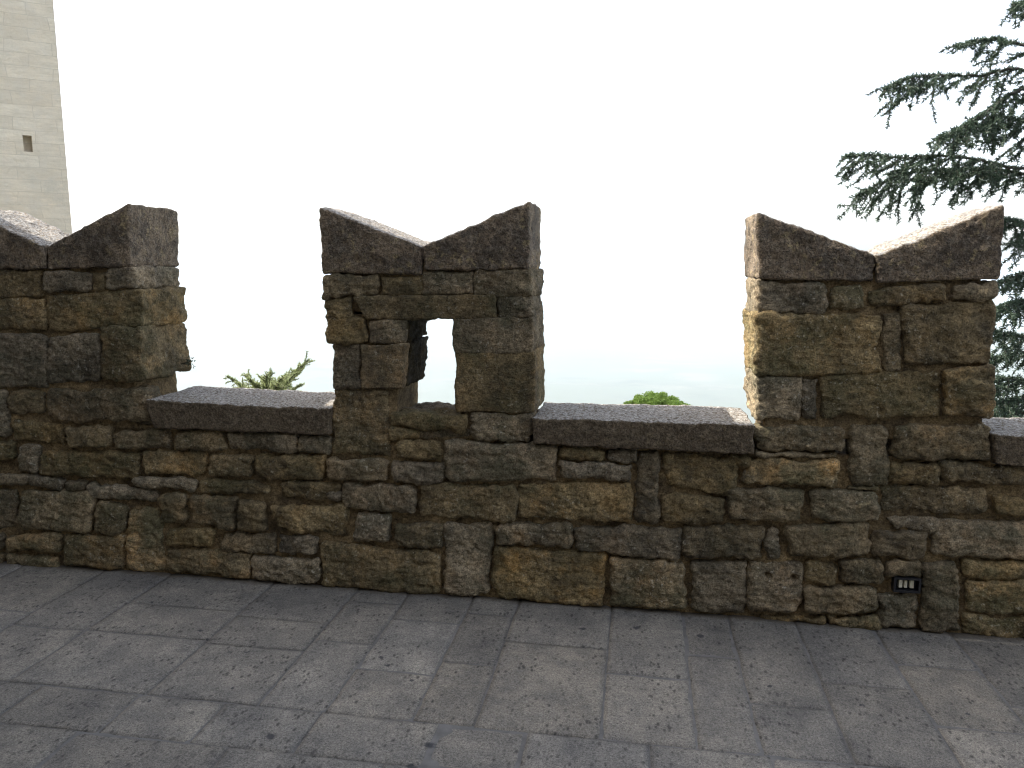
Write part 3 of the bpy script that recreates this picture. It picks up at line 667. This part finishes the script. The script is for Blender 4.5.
# limbs traced along the picture: (points tip first, depth offset)
LIMB = [([(843,157),(870,155),(905,158),(946,155),(985,162),(1024,170),(1110,182),(1200,200)], 0, 1.),
        ([(856,196),(880,184),(915,172),(960,170),(1010,172),(1120,190),(1200,205)], .35, .9),
        ([(884,91),(905,80),(935,75),(976,76),(1024,69),(1110,84),(1200,110)], .1, .9),
        ([(939,138),(965,126),(988,111),(1024,90),(1110,96),(1200,118)], -.3, 1.),
        ([(957,47),(972,42),(997,39),(1024,46),(1110,60),(1200,80)], .2, .55),
        ([(1012,6),(1024,3),(1044,4),(1110,16),(1200,30)], 0, .5),
        ([(990,222),(1010,220),(1034,226),(1100,240),(1200,262)], .2, .7), ([(996,284),(1015,276),(1040,272),(1110,270),(1200,290)], .1, .9), ([(992,312),(1010,304),(1034,298),(1110,290),(1200,310)], -.25, .9),
        ([(988,330),(1006,334),(1030,336),(1110,330),(1200,345)], .1, .8), ([(975,362),(1000,356),(1034,350),(1110,352),(1200,360)], .4, 1.),
        ([(970,385),(1000,378),(1034,380),(1110,372),(1200,380)], 0, 1.), ([(965,404),(1000,402),(1034,396),(1110,392),(1200,400)], -.2, 1.),
        ([(975,425),(1000,414),(1034,412),(1110,410),(1200,420)], .3, 1.),
        ([(1010,-95),(1050,-110),(1120,-100),(1200,-90)], .2, .7), ([(985,120),(1010,118),(1060,128),(1200,140)], .5, 1.),
        ]
for (pl, off, dn) in LIMB:
    m = len(pl); pts = []
    for i, (x, y) in enumerate(pl):
        f = i / (m - 1); pts.append(at(x, y, YC - .5 * (1 - f) + off * (1 - f) + .6 * f))
    V1, F1, V2, F2 = [], [], [], []
    hang = .28 if pl[0][1] > 230 else .24 if pl[0][1] < 60 else .38
    spray(pts, V1, F1, V2, F2, .013, min(1.2, dn * 1.25), .62, hang * 1.15, L=.03, w=.0026)
    b_ = mesh_obj('branch', V1, F1, M_BK, ced); mesh_obj('needles', V2, F2, M_N1, b_, smooth=False)
# limbs on the far sides of the trunk, outside the frame
for k in range(9):
    an = random.uniform(-.6, 1.9); z = base.z + 3.2 + k * .75; o = Vector((base.x, base.y, z)); d = Vector((math.cos(an), math.sin(an), -.05))
    L_ = 2.6 - k * .12; pts = [o + d * L_, o + d * L_ * .7 + Vector((0, 0, .08)), o + d * L_ * .35 + Vector((0, 0, .1)), o]
    V1, F1, V2, F2 = [], [], [], []; spray(pts, V1, F1, V2, F2, .03, .6, .7, .45, lvl2=False)
    b_ = mesh_obj('branch', V1, F1, M_BK, ced); mesh_obj('needles', V2, F2, M_N1, b_, smooth=False)

# young conifer whose top shows over the left coping
M_N2 = needle_mat('yellow_green_needles', (.15, .19, .08), (.30, .33, .16), .4)
YJ = 6.3; jb = at(268, 412, YJ)
con = empty('young_conifer', (jb.x, jb.y, th(jb.x, jb.y))); props(con, 'wispy yellow green conifer top showing above the left coping slab', 'tree')
V, Fc = [], []; zb = th(jb.x, jb.y) - .1; tp = at(269, 374, YJ)
npt = 8; tube([Vector((jb.x, jb.y, zb + (tp.z - zb) * i / npt)) for i in range(npt + 1)], [.05 * (1 - i / (npt + .5)) + .003 for i in range(npt + 1)], V, Fc, 8)
mesh_obj('trunk', V, Fc, M_BK, con)
JL = [((233,389),.1), ((250,380),-.25), ((266,376),-.2), ((281,379),-.3), ((299,392),.2), ((287,386),.35), ((248,392),-.1), ((274,381),.35), ((229,377),-.1), ((240,387),.1), ((246,375),.25), ((307,361),0), ((303,369),.15), ((301,385),-.1), ((292,391),.1), ((256,383),-.2), ((270,371),0), ((284,377),-.15), ((262,378),.3), ((293,371),.2), ((238,384),-.2), ((278,384),.2)]
for (t_, off) in JL:
    tip = at(t_[0], t_[1], YJ + off); root = Vector((jb.x, jb.y, min(tip.z - .02, at(268, 402, YJ).z) - .04))
    mid = (tip + root) * .5 + Vector((0, 0, .012))
    V1, F1, V2, F2 = [], [], [], []
    spray([tip, mid, root], V1, F1, V2, F2, .002, 1.5, -.1, .085, L=.014, w=.0016, step=.011, ds=.014, grow=.11)
    b_ = mesh_obj('branch', V1, F1, M_BK, con); mesh_obj('needles', V2, F2, M_N2, b_, smooth=False)
for z in np.arange(zb + .5, tp.z - .25, .13):       # lower whorls hidden behind the wall
    for k in range(4):
        an = random.uniform(0, 6.28); d = Vector((math.cos(an), math.sin(an), .12)); o = Vector((jb.x, jb.y, z)); l = .3 + .25 * (tp.z - z) / 2
        V1, F1, V2, F2 = [], [], [], []; spray([o + d * l, o + d * l * .5, o], V1, F1, V2, F2, .006, .6, .2, .12, L=.018, w=.0018, step=.02, lvl2=False)
        b_ = mesh_obj('branch', V1, F1, M_BK, con); mesh_obj('needles', V2, F2, M_N2, b_, smooth=False)

# small rounded tree over the middle coping
M_L = needle_mat('bright_green_leaves', (.16, .25, .04), (.28, .38, .08), .45)
def round_tree(name, label, px, pyt, D, rx, rz, n, group=None):
    c = world_at_dist(px, pyt, D); c.z -= rz; g = th(c.x, c.y)
    t = empty(name, (c.x, c.y, g)); props(t, label, 'tree', group)
    V, Fc = [], []; tube([Vector((c.x + .05 * math.sin(i * 2.), c.y, g - .3 + (c.z - g + .3) * i / 6)) for i in range(7)], [.14 - .012 * i for i in range(7)], V, Fc, 9)
    for k in range(9):
        an = k * .7; d = Vector((math.cos(an) * .8 * rx, math.sin(an) * .8 * rx, rz * random.uniform(-.1, .6))); s = Vector((c.x, c.y, c.z - rz * .7))
        tube([s, s + (Vector((c.x, c.y, c.z)) + d - s) * .5 + Vector((0, 0, .05)), Vector((c.x, c.y, c.z)) + d], [.05, .03, .01], V, Fc, 5)
    mesh_obj('trunk', V, Fc, M_BK, t)
    V, Fc = [], []
    cl = []
    for k in range(n):
        d = rv().normalized(); d.z = abs(d.z) if random.random() < .75 else d.z
        cl.append((Vector((c.x + d.x * rx * .9, c.y + d.y * rx * .9, c.z + d.z * rz * (.84 + .1 * math.sin(d.x * 9) * math.cos(d.y * 7)))), random.uniform(.08, .16), d))
    for (p, r, d0) in cl:
        for i in range(260):
            d = rv().normalized(); q = p + Vector((d.x, d.y, d.z * .8)) * r * random.uniform(.6, 1.05); s = (rv()).normalized(); s2 = s.cross(rv()).normalized()
            s *= random.uniform(.018, .034); s2 *= .016; k = len(V); V += [q - s, q + s2, q + s, q - s2]; Fc.append([k, k + 1, k + 2, k + 3])
    mesh_obj('crown', V, Fc, M_L, t, smooth=False)
round_tree('round_tree', 'rounded bright green tree crown just above the middle coping slab', 657, 392.5, 22, 1.15, .9, 210)

# sprig growing from the side of the left merlon
sp = at(186, 364, Y0 + .34); M_S = plain('dry_stem', (.07, .065, .045), .8)
spg = empty('wall_sprig', sp); props(spg, 'tiny dark sprig growing out of the right side of the left merlon', 'plant')
V, Fc = [], []
for k in range(6):
    d = Vector((random.uniform(.4, 1), random.uniform(-.3, .3), random.uniform(-.15, .9))).normalized(); l = random.uniform(.025, .05)
    tube([sp - Vector((.03, 0, 0)), sp + d * l * .5, sp + d * l + Vector((0, 0, .004))], [.0016, .0013, .0008], V, Fc, 4)
mesh_obj('stem', V, Fc, M_S, spg)
V, Fc = [], []
for k in range(46):
    d = Vector((random.uniform(.2, 1), random.uniform(-.4, .4), random.uniform(-.2, .8))).normalized(); tuft(sp + d * random.uniform(.005, .048), d, V, Fc, 2, .009, .0018)
mesh_obj('leaves', V, Fc, needle_mat('dark_leaf', (.03, .04, .022), (.05, .06, .03)), spg, smooth=False)

# ------------------------------------------------------------------ unseen blocks added to shade the walkway and cut sky light (outside the frame)
def shade_block(name, label, x0, x1, y0, y1, h, parent_z=-.3):
    t = empty(name, ((x0 + x1) / 2, (y0 + y1) / 2, parent_z)); props(t, label, 'shade_block')
    V, Fc = [], []; bx(V, Fc, x0, x1, y0, y1, parent_z, h)
    mesh_obj('wall', V, Fc, M_K, t, smooth=False)
    V, Fc = [], []; bx(V, Fc, x0 - .15, x1 + .15, y0 - .15, y1 + .0, h + .003, h + .3)
    mesh_obj('cornice', V, Fc, M_K, t, smooth=False)
def bigstone():
    m, nt, b = newmat('shade_block_stone'); n = N(nt); tc = n('NewGeometry').outputs['Position']; sp = n('SeparateXYZ'); n.set(sp.inputs[0], tc); cb = n('CombineXYZ')
    n.set(cb.inputs[0], n.math('ADD', sp.outputs[0], sp.outputs[1])); n.set(cb.inputs[1], sp.outputs[2])
    br = n('TexBrick'); n.set(br.inputs['Vector'], cb.outputs[0]); br.inputs['Scale'].default_value = 1; br.inputs['Brick Width'].default_value = .5; br.inputs['Row Height'].default_value = .22; br.inputs['Mortar Size'].default_value = .01
    br.inputs['Color1'].default_value = (.22, .19, .14, 1); br.inputs['Color2'].default_value = (.30, .26, .19, 1); br.inputs['Mortar'].default_value = (.14, .12, .09, 1)
    n.set(b.inputs['Base Color'], br.outputs['Color']); b.inputs['Roughness'].default_value = .9; return m
M_K = bigstone()
shade_block('left_shade_block', 'tall unseen stone block added beyond the left edge to shade the walkway', -12, -5.2, -4.0, 3.87, 17)  # added sun blocker, sized to keep walkway and parapet face in shade
shade_block('rear_shade_block', 'long unseen stone wall added behind the viewer to cut sky light', -5.2, 9, -7, -3.9, 7)  # added sky blocker, dims the fill on wall and paving

# ------------------------------------------------------------------ haze, sky, sun
SUN_EL, SUN_AZ = R(46.5), R(1.5)        # from the left, a little behind the wall
sd = Vector((-math.cos(SUN_AZ) * math.cos(SUN_EL), math.sin(SUN_AZ) * math.cos(SUN_EL), math.sin(SUN_EL)))
sl = bpy.data.lights.new('sun', 'SUN'); sl.energy = 3.2; sl.angle = R(.6); sl.color = (1, .95, .86)
so = bpy.data.objects.new('sun', sl); COL.objects.link(so); so.rotation_euler = (-sd).to_track_quat('-Z', 'Y').to_euler()
w = bpy.data.worlds.new('World'); scn.world = w; w.use_nodes = True; nt = w.node_tree
sk = nt.nodes.new('ShaderNodeTexSky'); sk.sky_type = 'NISHITA'; sk.sun_disc = False; sk.sun_elevation = SUN_EL
sk.sun_rotation = math.atan2(sd.x, sd.y) % (2 * math.pi)
sk.altitude = 700; sk.air_density = 1.0; sk.dust_density = 5.0; sk.ozone_density = 1.0
hs = nt.nodes.new('ShaderNodeHueSaturation'); hs.inputs['Saturation'].default_value = .45; nt.links.new(sk.outputs[0], hs.inputs['Color'])
bg = nt.nodes['Background']; nt.links.new(hs.outputs[0], bg.inputs[0]); bg.inputs[1].default_value = .15

m, nt, b = newmat('haze_air'); nt.nodes.remove(b); pvn = nt.nodes.new('ShaderNodeVolumePrincipled')
pvn.inputs['Color'].default_value = (.79, .895, 1, 1); pvn.inputs['Density'].default_value = HZ = 1.0e-4; pvn.inputs['Anisotropy'].default_value = .2
nt.links.new(pvn.outputs[0], nt.nodes['Material Output'].inputs['Volume'])
V, Fc = [], []; bx(V, Fc, -21000, 21000, -21000, 23000, -620, 60)
hz = mesh_obj('haze', V, Fc, m, smooth=False); props(hz, kind='stuff')

vs = scn.view_settings; vs.view_transform = 'Standard'; vs.look = 'None'; vs.gamma = 1; vs.exposure = 1.82
scn.cycles.max_bounces = 8; scn.cycles.volume_bounces = 2
scn.cycles.use_denoising = True; scn.cycles.filter_width = 1.2
